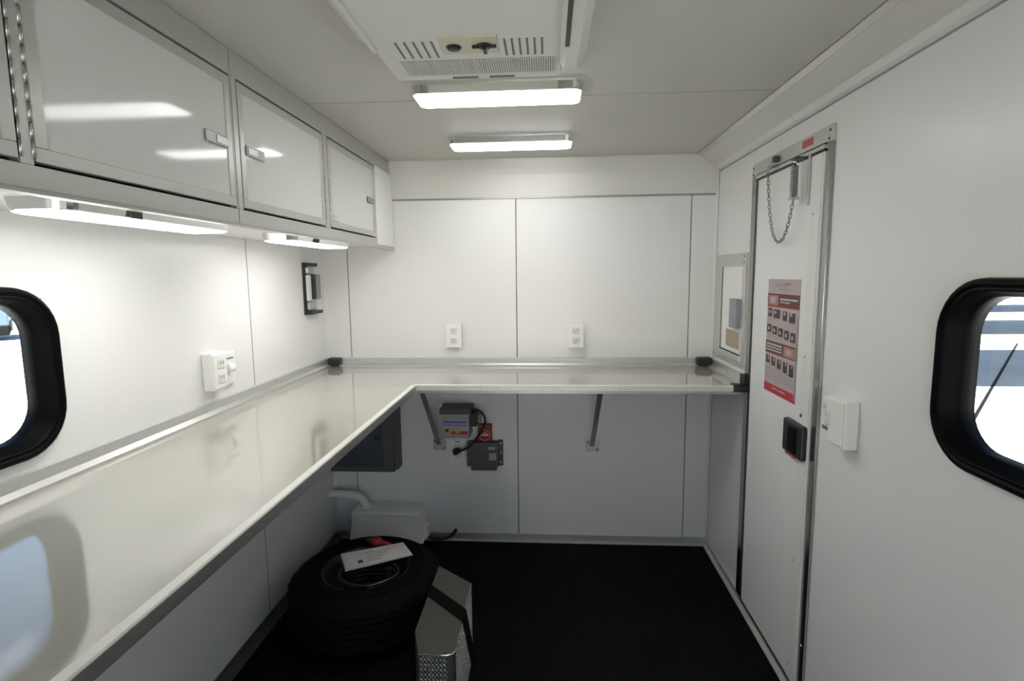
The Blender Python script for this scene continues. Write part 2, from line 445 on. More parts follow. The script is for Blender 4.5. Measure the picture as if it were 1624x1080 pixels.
pr(0, 1, .545, .655, M['maroon']); pr(.03, .54, .565, .580, M['teal'], 2); pr(.03, .54, .592, .604, M['teal'], 2); pr(.03, .54, .617, .629, M['teal'], 2); pr(.60, .95, .560, .645, M['pinkd'], 2); pr(.68, .84, .58, .625, M['pink'], 3)
for k in range(5): pr(.03+.19*k, .16+.19*k, .675+.005*k, .745+.012*k, M['ink']); pr(.10+.19*k, .13+.19*k, .68, .72, M['pink'], 2)
for k in range(4): pr(.05, .92, .785+.028*k, .793+.028*k, M['greyl'])
pr(0, 1, .925, 1., M['redp']); pr(.28, .46, .950, .962, M['pink'], 2); pr(.50, .70, .950, .962, M['pink'], 2)
b.build('print', po)
MB().box(xp-.0008, xp, 1.766, 1.774, .965, 1.24, M['greyl']).build('curled_edge', po)

# switch box by the door
def plate_screw(par, x, y, z): MB().cyl((x, y, z), (x-.001, y, z), .003, M['steel'], 8).build('screw', par)
sb = thing('switch_box', (XR, 1.48, .97), 'white surface-mounted switch box on the right wall beside the door latch', 'switch')
MB().box(XR-.036, XR, 1.428, 1.515, .914, 1.044, M['white'], .004, 2).build('box', sb)
MB().box(XR-.024, XR, 1.513, 1.572, .935, 1.030, M['white'], .004, 2).build('side_box', sb)
c = MB().box(XR-.0395, XR-.035, 1.436, 1.508, .920, 1.038, M['white'], .002, 1).build('cover_plate', sb)
MB().box(XR-.0450, XR-.038, 1.496, 1.506, .965, 1.005, M['cream'], .002, 1).build('toggle', sb)
for y, z in ((1.545, .96), (1.545, .985), (1.56, 1.005)):
    MB().cyl((XR-.024, y, z), (XR-.029, y, z), .007, M['cream'], 12).build('button', sb)
MB().box(XR-.0262, XR-.0238, 1.522, 1.565, .938, .948, M['slot'], .0005, 1).build('latch', sb)

# framed hatch in the right wall above the worktop
ha = thing('access_hatch', (XR, 2.44, 1.22), 'small aluminium framed hatch on the right wall between door and back corner', 'hatch')
b = MB()
b.box(XR-.012, XR, 2.262, 2.652, 1.405, 1.458, M['alu'], .0015, 1); b.box(XR-.012, XR, 2.262, 2.652, .988, 1.030, M['alu'], .0015, 1)
b.box(XR-.012, XR, 2.560, 2.652, 1.030, 1.405, M['alu'], .0015, 1); b.box(XR-.012, XR, 2.262, 2.292, 1.030, 1.405, M['alu'], .0015, 1)
f = b.build('frame', ha)
MB().box(XR-.018, XR-.011, 2.29, 2.59, 1.010, 1.034, M['mill'], .001, 1).build('sill', ha)
for y, z in ((2.275, 1.445), (2.275, 1.42), (2.64, 1.0)): MB().cyl((XR-.012, y, z), (XR-.014, y, z), .0035, M['charcoal'], 8).build('screw', f)
MB().box(XR-.005, XR-.001, 2.285, 2.570, 1.025, 1.41, M['black']).build('seal', ha)
MB().box(XR-.008, XR-.004, 2.290, 2.546, 1.038, 1.405, M['white'], .001, 1).build('hatch_panel', ha)
MB().box(XR-.030, XR-.007, 2.300, 2.385, 1.148, 1.270, M['greyl'], .004, 2).build('latch_box', ha, label='grey latch box')
v = MB().box(XR-.012, XR-.007, 2.295, 2.472, 1.052, 1.142, M['white'], .002, 1).build('vent_rim', ha)
MB().box(XR-.0145, XR-.011, 2.300, 2.462, 1.060, 1.134, M['tan'], .001, 1).build('vent_board', v, label='tan board')

# ------------------------------------------------------------------ worktop
CT = .928
wt = thing('worktop', (-.82, 1.2, CT), 'long cream L-shaped worktop running along the left and back walls', 'counter')
XF, YF = -.547, 2.197
b = MB()
b.prism([(XL+.004, YB+.02), (XF, YB+.02), (XF, YF), (.788, YF), (.788, D-.004), (XL+.004, D-.004)], 'z', CT-.022, CT, M['counter'], .0025)
b.build('top', wt)
b = MB()
b.box(XF-.030, XF-.004, YB+.03, YF-.02, CT-.034, CT-.0222, M['alu_dark'], .001, 1)
b.build('under_rail', wt)
MB().box(XF+.004, .78, YF+.003, YF+.026, CT-.036, CT-.0222, M['alu_dark'], .001, 1).build('under_rail', wt)
MB().prism([(XF-.016, CT+.0012), (XF+.001, CT+.0012), (XF+.003, CT-.001), (XF+.003, CT-.003), (XF-.0005, CT-.003), (XF-.0005, CT), (XF-.016, CT)], 'y', YB+.02, YF-.003, M['edge']).build('edge_trim', wt)
MB().box(XF-.0005, XF+.003, YB+.02, YF-.003, CT-.023, CT-.003, M['alu_dark']).build('edge_face', wt)
MB().prism([(YF+.012, CT+.0012), (YF-.001, CT+.0012), (YF-.003, CT-.001), (YF-.003, CT-.003), (YF-.0005, CT-.003), (YF-.0005, CT), (YF+.012, CT)], 'x', XF-.003, XR-.062, M['edge']).build('edge_trim', wt)
MB().box(XF+.003, XR-.062, YF-.003, YF+.0005, CT-.022, CT-.003, M['mill']).build('edge_face', wt)
def splash(name_pts, axis, a0, a1): return MB().prism(name_pts, axis, a0, a1, M['alu'], 0).build('backsplash', wt)
splash([(D, CT), (D-.020, CT), (D-.020, CT+.006), (D-.012, CT+.014), (D-.012, CT+.040), (D, CT+.042)], 'x', XL+.03, XR-.03)
splash([(XL, CT), (XL+.026, CT), (XL+.026, CT+.006), (XL+.013, CT+.016), (XL+.010, CT+.040), (XL, CT+.042)], 'y', YB+.05, D-.03)
splash([(XR, CT), (XR-.030, CT), (XR-.030, CT+.006), (XR-.013, CT+.016), (XR-.010, CT+.036), (XR, CT+.038)], 'y', YF+.03, D-.03)
MB().box(XL+.012, XL+.075, D-.050, D-.002, CT+.004, CT+.044, M['black'], .008, 2).build('corner_cap', wt)
MB().box(XR-.085, XR-.012, D-.050, D-.002, CT+.004, CT+.046, M['black'], .010, 2).build('corner_cap', wt)
b = MB(); b.box(XR-.062, XR-.001, YF-.006, YF+.045, CT-.026, CT+.004, M['black'], .004, 2); b.box(XR-.026, XR-.001, YF-.006, YF+.04, CT+.003, CT+.045, M['black'], .004, 2)
b.build('corner_cap', wt)

# angled steel braces between the back wall and the worktop
def brace(x, dx, label):
    t = thing('shelf_brace', (x, D, .51), label, 'brace', 'braces under the worktop')
    b = MB()
    b.box(x-.034, x+.032, D-.006, D, .488, .548, M['steel'], .001, 1)
    ft = b.build('foot_plate', t)
    for sx, sz in ((-.024, .536), (.022, .500)): MB().cyl((x+sx, D-.006, sz), (x+sx, D-.010, sz), .005, M['charcoal'], 8).build('bolt', ft)
    b = MB()
    w = .011
    p0, p1 = Vector((x-.004, D-.010, .520)), Vector((x+dx, YF+.055, CT-.0225))
    dirv = (p1-p0).normalized(); nrm = dirv.cross(Vector((1, 0, 0))).normalized()
    rings = []
    for p in (p0, p1): rings.append([p+Vector((sx*w, 0, 0))+nrm*sn*.003 for sx, sn in ((-1, -1), (1, -1), (1, 1), (-1, 1))])
    b.loops(rings, M['alu_dark'], smooth=False); b.build('strut', t)
    MB().box(x+dx-.02, x+dx+.02, YF+.03, YF+.085, CT-.0255, CT-.0222, M['steel'], .0008, 1).build('top_plate', t)
brace(.228, -.004, 'grey diagonal steel brace under the back worktop, alone on the right back panel')
brace(-.552, .012, 'grey diagonal steel brace under the worktop corner, left of the wall charger')

# ------------------------------------------------------------------ wall cabinets on the left
FX, ZB0, ZD0, ZD1 = -.758, 1.510, 1.554, 1.857
def latch(par, y0, y1, z0, z1, pos):
    b = MB().box(FX+.001, FX+.005, y0, y1, z0, z1, M['latch'], .002, 2); o = b.build('latch', par)
    w = (y1-y0)
    a, c = (y0+w*.42, y1-w*.05) if pos else (y0+w*.05, y1-w*.42)
    MB().box(FX+.004, FX+.0065, a, c, z0+.004, z1-.004, M['alu_dark'], .001, 1).build('paddle', o)
def door(par, y0, y1, lat=None, side=None):
    b = MB()
    w = .022
    x0, x1 = FX-.014, FX+.001
    b.box(x0, x1, y0, y1, ZD0, ZD0+w, M['cab'], .001, 1); b.box(x0, x1, y0, y1, ZD1-w, ZD1, M['cab'], .001, 1)
    b.box(x0, x1, y0, y0+w, ZD0+w, ZD1-w, M['cab'], .001, 1); b.box(x0, x1, y1-w, y1, ZD0+w, ZD1-w, M['cab'], .001, 1)
    o = b.build('door', par)
    MB().box(x0, FX-.0012, y0+w-.001, y1-w+.001, ZD0+w-.001, ZD1-w+.001, M['cabdoor']).build('door_panel', o)
    if lat: latch(o, *lat)
    if side is not None:
        b = MB(); y = side; n = 11
        for i in range(n):
            za = ZD0+.004+(ZD1-ZD0-.008)*i/n; zb = ZD0+.004+(ZD1-ZD0-.008)*(i+1)/n-.0012
            b.cyl((FX, y, za), (FX, y, zb), .0026, M['steel'], 10)
        b.build('hinge', o)
    return o
def carcass(par, y0, y1, opens):
    b = MB()
    b.box(XL+.002, FX-.018, y0+.001, y1-.001, ZB0+.018, ZC-.002, M['dark'])
    b.box(XL+.002, FX-.012, y0, y1, ZB0+.012, ZB0+.020, M['white'])
    b.build('carcass', par)
    f = MB()
    f.box(FX-.020, FX, y0, y1, ZD1+.006, ZC-.001, M['cab'], .0008, 1)
    f.box(FX-.020, FX, y0, y1, ZB0, ZD0-.006, M['cab'], .0008, 1)
    f.prism([(FX-.020, ZB0), (FX+.002, ZB0+.004), (FX+.006, ZB0+.001), (FX+.004, ZB0-.004), (FX-.020, ZB0-.004)], 'y', y0, y1, M['cab'])
    ys = [y0] + [v for o in opens for v in (o[0]-.003, o[1]+.003)] + [y1]
    for a, c in zip(ys[::2], ys[1::2]):
        if c-a > .002: f.box(FX-.020, FX, a, c, ZD0-.006, ZD1+.006, M['cab'], .0008, 1)
    f.build('face_frame', par)
    for o in opens: f
c1 = thing('wall_cabinet', (XL, .66, ZB0), 'nearer grey wall cabinet with large glossy doors, over the left window', 'cabinet', 'cabinets above the left worktop')
carcass(c1, -.25, 1.3255, [(-.20, .225), (.250, .762), (.790, 1.318)])
door(c1, -.20, .225); door(c1, .250, .762, (.275, .36, 1.680, 1.708, 0), .7665); door(c1, .790, 1.318, (1.208, 1.296, 1.684, 1.710, 1), .7865)
c2 = thing('wall_cabinet', (XL, 2.0, ZB0), 'farther grey wall cabinet with two smaller doors, running to the back wall', 'cabinet', 'cabinets above the left worktop')
carcass(c2, 1.3285, D-.002, [(1.352, 1.862), (1.908, 2.412)])
door(c2, 1.352, 1.862, (1.374, 1.462, 1.686, 1.712, 0), 1.868)
o = door(c2, 1.908, 2.412, (2.312, 2.396, 1.692, 1.716, 0), 1.903)
MB().box(FX+.0005, FX+.003, 1.93, 1.985, 1.578, 1.598, M['alu'], .001, 1).build('tag', o, label='small metal tag at the lower hinge corner')
MB().box(FX-.012, FX+.003, 2.428, D-.004, ZB0+.012, 1.865, M['white'], .001, 1).build('filler_panel', c2, label='plain white filler panel')

# ------------------------------------------------------------------ lamps
def lamp_bar(name, loc, L, Wd, along, label, group, lens):
    """slim lamp: chrome pan against the surface above, tapered chrome rim, bright lens below"""
    t = thing(name, loc, label, 'light', group)
    cx, cy, cz = loc
    def ring(l, w, z, r):
        out = []
        for a, c in rrect(-l/2, l/2, -w/2, w/2, r, 5):
            out.append((cx+a, cy+c, z) if along == 'x' else (cx+c, cy+a, z))
        return out
    b = MB()
    b.loops([ring(L, Wd+.003, cz, .03), ring(L, Wd+.003, cz-.003, .03), ring(L-.006, Wd-.004, cz-.024, .03), ring(L-.014, Wd-.012, cz-.0255, .022)], M['chrome'], smooth=False)
    hs = b.build('housing', t)
    b = MB()
    b.loops([ring(L-.012, Wd-.012, cz-.0245, .024), ring(L-.014, Wd-.014, cz-.027, .022), ring(L-.034, Wd-.034, cz-.030, .016)], lens, smooth=False)
    b.build('lens', t)
    return t
l1 = lamp_bar('ceiling_light', (-.144, 1.688, ZC), .500, .146, 'x', 'nearer chrome ceiling light with a glowing white lens, right behind the air conditioner', 'ceiling lights', M['lens'])
l2 = dup(l1, (0, .603, 0), 'farther chrome ceiling light with a glowing white lens, nearest the back wall')
u1 = lamp_bar('cabinet_light', (-.862, 1.125, ZB0+.012), .500, .120, 'y', 'lit lamp bar under the nearer wall cabinet, above the left window', 'lamps under the wall cabinets', M['lens2'])
MB().box(-.803, -.797, 1.02, 1.05, ZB0-.014, ZB0+.004, M['charcoal'], .001, 1).build('switch', u1)
u2 = dup(u1, (.004, .835, 0), 'lit lamp bar under the farther wall cabinet, nearer to the back wall')

# ------------------------------------------------------------------ air conditioner on the ceiling
ac = thing('air_conditioner', (-.165, 1.05, ZC), 'white ceiling air conditioner unit with two dark knobs and vent slots', 'air conditioner')
ZA = 1.868
b = MB()
prof = [(.62, ZC), (.64, 1.89), (.80, ZA), (1.420, ZA), (1.436, ZA+.006), (1.462, ZC)]
rings = [(-.405, 0), (-.395, .004), (-.372, 0), (.035, 0), (.050, .004), (.062, 0)]
b.prism(prof, 'x', -.375, .036, M['cream'], .004)
body = b.build('body', ac)
for s, x0, x1 in ((-1, -.400, -.372), (1, .034, .092)):
    q = MB()
    if s < 0: q.prism([(-.400, 1.900), (-.378, 1.862), (-.366, 1.862), (-.372, ZC), (-.400, ZC)], 'y', .70, 1.235, M['cream'], .003)
    else: q.prism([(.030, 1.866), (.040, 1.852), (.070, 1.852), (.092, 1.885), (.092, ZC), (.03, ZC)], 'y', .70, 1.33, M['cream'], .004)
    q.build('side_duct', ac)
MB().box(.0385, .048, .80, 1.205, 1.8495, 1.8535, M['black'], .001, 1).build('air_outlet', ac)
MB().box(-.392, -.376, .80, 1.20, 1.872, 1.888, M['cream'], .001, 1).build('air_outlet', ac)
cp = MB().box(-.226, -.102, 1.176, 1.262, ZA-.003, ZA+.001, M['beige'], .001, 1).build('control_plate', ac, label='beige control plate')
for x, y in ((-.198, 1.224), (-.132, 1.221)):
    k = MB(); k.lathe([(0, -.005), (.012, -.005), (.014, -.004), (.015, -.0005), (.017, 0), (0, 0)], (x, y, ZA-.003), M['black'], 20)
    if x > -.15: k.box(x-.004, x+.004, y-.004, y+.024, ZA-.012, ZA-.006, M['black'], .001, 1); k.box(x-.026, x+.026, y-.006, y+.002, ZA-.0085, ZA-.003, M['black'], .001, 1)
    k.build('knob', cp)
for i in range(5):
    x = -.319+i*.0192
    MB().box(x-.0022, x+.0022, 1.197, 1.282, ZA-.001, ZA+.002, M['slot'], 0, rot=(Vector((x, 1.24, ZA)), 'Z', 0)).build('vent_slot', ac)
for i in range(6):
    x = -.088+i*.0158
    MB().box(x-.0022, x+.0022, 1.197, 1.282, ZA-.001, ZA+.002, M['slot'], 0).build('vent_slot', ac)
b = MB(); n = 66                                      # fine grille on the sloping end
sl_ = (1.902-ZA)/(1.49-1.305)
def zs(y): return ZA
for i in range(n):
    x = -.334+i*.352/(n-1)
    b.box(x-.0014, x+.0014, 1.300, 1.385, ZA-.003, ZA+.001, M['cream'])
b.build('grille', ac, kind='stuff')
MB().box(-.337, .021, 1.298, 1.387, ZA-.0006, ZA+.001, M['grille']).build('grille_back', ac)
for x0, x1 in ((-.232, -.168), (-.140, -.078)):
    MB().box(x0, x1, 1.406, 1.416, ZA-.0012, ZA+.001, M['slot']).build('vent_slot', ac)

# ------------------------------------------------------------------ outlets on the walls
def outlet_back(xc, zc, label):
    t = thing('wall_outlet', (xc, D, zc), label, 'outlet', 'outlets on the back wall')
    MB().box(xc-.036, xc+.036, D-.026, D, zc-.056, zc+.056, M['white'], .004, 2).build('box', t)
    MB().box(xc-.039, xc+.039, D-.031, D-.025, zc-.059, zc+.059, M['white'], .002, 2).build('cover_plate', t)
    for s in (-1, 1):
        f = MB().box(xc-.017, xc+.017, D-.034, D-.030, zc+s*.024-.015, zc+s*.024+.015, M['cream'], .002, 2).build('socket', t)
        for q in (-.007, .007): MB().box(xc+q-.0013, xc+q+.0013, D-.0346, D-.0335, zc+s*.024-.002, zc+s*.024+.009, M['slot']).build('slot', f)
        MB().cyl((xc, D-.0335, zc+s*.024-.008), (xc, D-.0346, zc+s*.024-.008), .003, M['slot'], 8).build('slot', f)
    return t
o1 = outlet_back(-.463, 1.082, 'white wall outlet on the left half of the back wall, above the worktop')
dup(o1, (.602, -.002, -.002), 'white wall outlet on the right half of the back wall, above the worktop')
lo = thing('outlet_box', (XL, 1.71, 1.07), 'white deep outlet box on the left wall beside the panel joint', 'outlet')
MB().box(XL, XL+.036, 1.672, 1.752, 1.012, 1.136, M['white'], .004, 2).build('box', lo)
f = MB().box(XL+.035, XL+.040, 1.676, 1.748, 1.018, 1.130, M['white'], .002, 2).build('cover_plate', lo)
for s in (-1, 1):
    f = MB().box(XL+.039, XL+.043, 1.695, 1.730, 1.074+s*.024-.015, 1.074+s*.024+.015, M['cream'], .002, 2).build('socket', lo)
    for q in (-.007, .007): MB().box(XL+.0425, XL+.0436, 1.7125+q-.0013, 1.7125+q+.0013, 1.074+s*.024-.002, 1.074+s*.024+.009, M['slot']).build('slot', f)
ls = thing('wall_switch', (XL, 1.8, 1.07), 'small white dimmer plate with a round knob, right of the deep outlet box', 'switch')
MB().box(XL, XL+.012, 1.762, 1.842, 1.012, 1.122, M['white'], .003, 2).build('cover_plate', ls)
MB().lathe([(0, .022), (.012, .022), (.015, .018), (.016, 0), (0, 0)], (XL+.012, 1.80, 1.07), M['white'], 20, 'x').build('knob', ls)
MB().box(XL+.011, XL+.0135, 1.775, 1.83, 1.100, 1.104, M['slot']).build('slot', ls)

# clamp bracket on the left wall
br = thing('clamp_bracket', (XL, 2.5, 1.32), 'tall narrow black and steel clamp bracket on the left wall near the back corner', 'bracket')
MB().box(XL, XL+.008, 2.440, 2.478, 1.205, 1.446, M['black'], .002, 1).build('back_plate', br)
MB().box(XL+.004, XL+.030, 2.442, 2.545, 1.428, 1.444, M['black'], .003, 2).build('top_hook', br)
MB().box(XL+.004, XL+.034, 2.444, 2.575, 1.206, 1.222, M['black'], .003, 2).build('bottom_hook', br)
MB().box(XL+.008, XL+.022, 2.452, 2.515, 1.395, 1.424, M['steel'], .003, 2).build('steel_plate', br)
MB().box(XL+.008, XL+.022, 2.452, 2.530, 1.228, 1.262, M['steel'], .003, 2).build('steel_plate', br)
MB().box(XL+.008, XL+.020, 2.455, 2.490, 1.268, 1.388, M['white'], .002, 1).build('spacer', br)
MB().box(XL+.010, XL+.032, 2.490, 2.516, 1.275, 1.392, M['black'], .003, 2).build('clamp', br)
MB().box(XL+.006, XL+.028, 2.517, 2.575, 1.275, 1.390, M['greyl'], .003, 2).build('lever', br)

# ------------------------------------------------------------------ equipment below the worktop on the back wall
ep = thing('breaker_panel', (-.93, D, .56), 'grey electrical breaker panel under the worktop corner', 'panel')
MB().box(-1.085, -.752, D-.075, D, .405, .74, M['grey'], .003, 2).build('enclosure', ep)
MB().box(-1.100, -.768, D-.086, D-.074, .396, .75, M['grey'], .003, 2).build('cover', ep)
dd = MB().box(-1.070, -.825, D-.092, D-.084, .425, .72, M['bluegrey'], .004, 2).build('door', ep)
MB().box(-.866, -.834, D-.098, D-.090, .562, .588, M['black'], .003, 2).build('handle', dd)

cv = thing('battery_charger', (-.47, D, .65), 'small charger with a violet and yellow label on the back wall under the worktop', 'charger')
b = MB(); b.box(-.520, -.380, D-.120, D-.004, .585, .728, M['greyl'], .005, 2)
b.build('case', cv)
tp = MB(); tp.box(-.526, -.372, D-.123, D, .706, .735, M['charcoal'], .003, 2)
tp.build('lid', cv)
lb = MB().box(-.516, -.386, D-.1220, D-.1195, .588, .702, M['lilac'])
lb.box(-.514, -.388, D-.1225, D-.1215, .682, .700, M['greyl']); lb.box(-.510, -.392, D-.1225, D-.1215, .662, .674, M['purple']); lb.box(-.510, -.392, D-.1225, D-.1215, .650, .655, M['purple'])
lb.box(-.514, -.425, D-.1225, D-.1215, .612, .632, M['yellow']); lb.box(-.470, -.388, D-.1227, D-.1215, .606, .622, M['redp']); lb.box(-.500, -.482, D-.1229, D-.1215, .618, .634, M['ink']); lb.box(-.448, -.43, D-.1229, D-.1215, .612, .63, M['yellow'])
lb.box(-.514, -.388, D-.1225, D-.1215, .589, .603, M['greyl'])
lb.build('label', cv, label='violet, yellow and red printed label')
MB().box(-.381, -.345, D-.10, D-.02, .640, .705, M['black'], .004, 2).build('socket_block', cv)
MB().box(-.352, -.330, D-.07, D-.002, .650, .690, M['greyl'], .003, 2).build('clip', cv)
for z in (.60, .72): MB().box(-.545, -.519, D-.02, D, z-.012, z+.012, M['steel'], .001, 1).build('mounting_ear', cv)
def curve(pts, n=8):
    P = [Vector(p) for p in pts]; P = [P[0]*2-P[1]] + P + [P[-1]*2-P[-2]]; out = []
    for i in range(1, len(P)-2):
        a, b_, c, d = P[i-1:i+3]
        for k in range(n):
            t = k/n
            out.append(.5*((2*b_)+(c-a)*t+(2*a-5*b_+4*c-d)*t*t+(3*b_-a-3*c+d)*t**3))
    out.append(P[-2]); return out
MB().tube(curve([(-.372, D-.07, .716), (-.345, D-.06, .715), (-.318, D-.06, .690), (-.310, D-.06, .655), (-.325, D-.06, .610), (-.355, D-.05, .565), (-.40, D-.045, .515), (-.455, D-.04, .492)]), .0055, M['black'], 8).build('cord', cv)
MB().tube([(-.475, D-.045, .490), (-.463, D-.043, .492), (-.44, D-.043, .500)], [.016, .017, .010], M['black'], 14).build('plug', cv)
MB().tube([(-.464, D-.045, .491), (-.464, D-.012, .491)], [.016, .013], M['black'], 14).build('plug', cv)
lw = thing('lower_outlet', (-.459, D, .48), 'white outlet plate under the charger with a black plug in it', 'outlet')
MB().box(-.500, -.418, D-.008, D, .420, .543, M['white'], .003, 2).build('cover_plate', lw)
for s in (-1, 1): MB().box(-.476, -.442, D-.0105, D-.007, .482+s*.024-.016, .482+s*.024+.016, M['cream'], .002, 2).build('socket', lw)
MB().box(-.472, -.446, D-.0095, D-.007, .532, .536, M['grey']).build('slot', lw)
bs = thing('battery_switch', (-.316, D, .59), 'red square battery isolator switch with a round dial', 'switch')
MB().box(-.352, -.280, D-.030, D, .543, .632, M['red'], .006, 2).build('base', bs)
kn = MB(); kn.lathe([(0, -.052), (.022, -.052), (.028, -.045), (.030, -.03), (0, -.03)], (-.314, D, .583), M['red'], 24, 'y'); kd = kn.build('dial', bs)
kr = MB(); kr.lathe([(.026, -.0535), (.029, -.0535), (.029, -.049), (.026, -.049)], (-.314, D, .583), M['pink'], 24, 'y', closed=True); kr.build('dial_ring', kd)
MB().box(-.334, -.294, D-.0560, D-.051, .580, .587, M['paper'], .001, 1).build('pointer', kd)
ct = thing('charge_controller', (-.32, D, .47), 'charcoal control unit with a screw flange, below the red switch', 'controller')
MB().box(-.407, -.244, D-.045, D-.004, .417, .543, M['charcoal'], .003, 2).build('case', ct)
MB().box(-.388, -.258, D-.035, D-.004, .392, .419, M['charcoal'], .002, 2).build('terminal_block', ct)
fl = MB().box(-.250, -.226, D-.012, D, .412, .546, M['charcoal'], .001, 1).build('flange', ct)
for z in (.43, .48, .53): MB().cyl((-.237, D-.012, z), (-.237, D-.015, z), .005, M['steel'], 10).build('screw', fl)
MB().box(-.300, -.262, D-.0465, D-.0445, .505, .520, M['greyl']).build('label', ct, label='pale printed strips')
MB().box(-.294, -.258, D-.0465, D-.0445, .450, .488, M['greyl']).build('label', ct)

# white box with bent pipe at the foot of the back wall
pb = thing('drain_box', (-.81, D, .06), 'white plastic box with a bent white pipe, low on the back wall behind the tyre', 'box')
b = MB()
yb0, yb1 = 2.552, D-.002
def fr_ring(x0, x1, y0, z): return [(x0, y0, z), (x1, y0, z), (x1, yb1, z), (x0, yb1, z)]
b.loops([fr_ring(-1.000, -.622, yb0-.010, .050), fr_ring(-.995, -.628, yb0-.006, .062), fr_ring(-.978, -.648, yb0+.003, .188)], M['white'], smooth=False)
b.build('shell', pb)
MB().box(-.985, -.640, yb0-.004, yb1, .187, .206, M['white'], .004, 2).build('lid', pb)
pp = [(XL+.002, 2.615, .272), (-1.06, 2.615, .272), (-.995, 2.615, .270), (-.965, 2.615, .262), (-.944, 2.615, .243), (-.934, 2.615, .222), (-.930, 2.615, .204)]
MB().tube(curve(pp, 6), .0205, M['white'], 16).build('pipe', pb)
MB().lathe([(.0, .012), (.024, .012), (.026, 0), (0, 0)], (-.930, 2.615, .204), M['white'], 20).build('pipe_collar', pb)
MB().box(-.640, -.612, yb0+.05, yb1-.01, .045, .10, M['white'], .004, 2).build('side_spout', pb)
MB().tube(curve([(-.625, 2.62, .046), (-.58, 2.630, .036), (-.53, 2.638, .034), (-.495, 2.645, .046), (-.478, 2.652, .066), (-.470, 2.655, .074)]), .0085, M['black'], 10).build('hose', pb, label='short black hose')

# ------------------------------------------------------------------ spare tyre with things lying on it
TX, TY, TR, TW = -.735, 2.040, .300, .222
ty = thing('spare_tyre', (TX, TY, 0), 'black spare tyre lying flat on the floor under the worktop', 'tyre')
prof = [(.170, .020), (.185, .004), (.225, .000), (.262, .012), (.285, .030), (.297, .044), (.3, .050)]
up = [(r, TW-h) for r, h in prof[::-1]]
tread = []
for k in range(5):
    z0 = .052+k*(TW-.104)/5; z1 = z0+(TW-.104)/5
    tread += [(.3, z0+.001), (.3, z1-.004), (.292, z1-.003), (.292, z1-.001)]
full = prof + tread + up + [(.168, TW-.035), (.160, TW-.06), (.160, .06), (.168, .035)]
b = MB(); b.lathe(full, (TX, TY, 0), M['rubber'], 96, closed=True)
c0 = Vector((TX, TY, 0))
for v in b.bm.verts:                                   # shoulder lugs cut into the tread
    d = Vector((v.co.x-TX, v.co.y-TY)); r = d.length
    if r > .283 and int(round(math.atan2(d.y, d.x)/(2*PI/96))) % 3 == 0 and (v.co.z < .085 or v.co.z > .11):
        k = (r-.007)/r; v.co.x = TX+d.x*k; v.co.y = TY+d.y*k
tyo = b.build('tyre', ty)
b = MB(); b.lathe([(.172, TW-.016), (.176, TW-.010), (.168, TW-.012), (.158, TW-.055), (.140, TW-.088), (.10, TW-.080), (.055, TW-.080), (.040, TW-.074), (.040, .03), (.16, .03), (.168, .04)], (TX, TY, 0), M['black'], 48, closed=True)
rim = b.build('rim', ty)
for i in range(5):
    a = i*2*PI/5; MB().cyl((TX+.07*math.cos(a), TY+.07*math.sin(a), TW-.081), (TX+.07*math.cos(a), TY+.07*math.sin(a), TW-.077), .009, M['steel'], 10).build('lug_hole', rim)
for r in (.215, .235): 
    b = MB(); b.tube([(TX+r*math.cos(i*PI/24), TY+r*math.sin(i*PI/24), TW-.0005) for i in range(48)], .0022, M['rubber'], 6, closed=True); b.build('sidewall_bead', ty)

cc = thing('cable_coil', (TX+.02, TY-.05, TW-.045), 'coil of black cable inside the hub of the spare tyre, under the papers', 'cable')
b = MB(); pts = []
for i in range(5*28):
    a = i*2*PI/28; k = i/28
    pts.append((TX+.035+(.078+.007*k)*math.cos(a)*1.05, TY-.062+(.064+.008*k)*math.sin(a), TW-.068+.0155*k))
b.tube(pts, .0065, M['cable'], 8); b.build('cable', cc)
MB().box(TX+.10, TX+.118, TY-.065, TY-.045, TW-.05, TW+.018, M['black'], .002, 1).build('tie', cc)

pk = thing('papers_packet', (TX, TY, TW), 'grey-white folded papers lying across the spare tyre', 'papers')
P = [Vector(p) for p in ((-.857, 2.082, 0), (-.621, 2.193, 0), (-.556, 2.094, 0), (-.790, 1.959, 0))]
def sheet(name, zo, inset, par, m, th=.002):
    c = sum(P, Vector())/4; pts = [(p-c)*(1-inset)+c for p in P]
    b = MB(); b.prism([(p.x, p.y) for p in pts], 'z', TW+zo, TW+zo+th, m); return b.build(name, par)
sheet('sheet', .012, .0, pk, M['paper'], .003); top = sheet('sheet', .016, .02, pk, M['paper'], .002)
ux = (P[1]-P[0]).normalized(); uy = (P[3]-P[0]).normalized()
b = MB()
def mark(a, c, w, h, m):
    o = P[0]+ux*a+uy*c
    q = [o, o+ux*w, o+ux*w+uy*h, o+uy*h]
    b.prism([(p.x, p.y) for p in q], 'z', TW+.0179, TW+.0184, m)
mark(.055, .085, .020, .022, M['ink'])
for k in range(4): mark(.09, .03+k*.022, .10-.015*k, .006, M['greyl'])
mark(.13, .012, .05, .02, M['cream'])
b.build('print', top)
rp = thing('red_plug', (-.75, 2.2, TW), 'red plug lying on the spare tyre beside the papers', 'plug')
b = MB(); q0 = Vector((-.766, 2.200, TW+.016)); q1 = Vector((-.712, 2.188, TW+.015))
b.tube([q0, q0.lerp(q1, .25), q0.lerp(q1, .3), q0.lerp(q1, .6), q1], [.016, .017, .021, .021, .012], M['red'], 16); b.build('body', rp)
MB().tube([q1, q1+Vector((.03, -.004, -.006)), q1+Vector((.055, -.02, -.010))], [.011, .009, .005], M['redp'], 10).build('tail', rp)
MB().tube([q0+Vector((-.022, .006, -.002)), q0], [.009, .013], M['black'], 12).build('socket_end', rp)

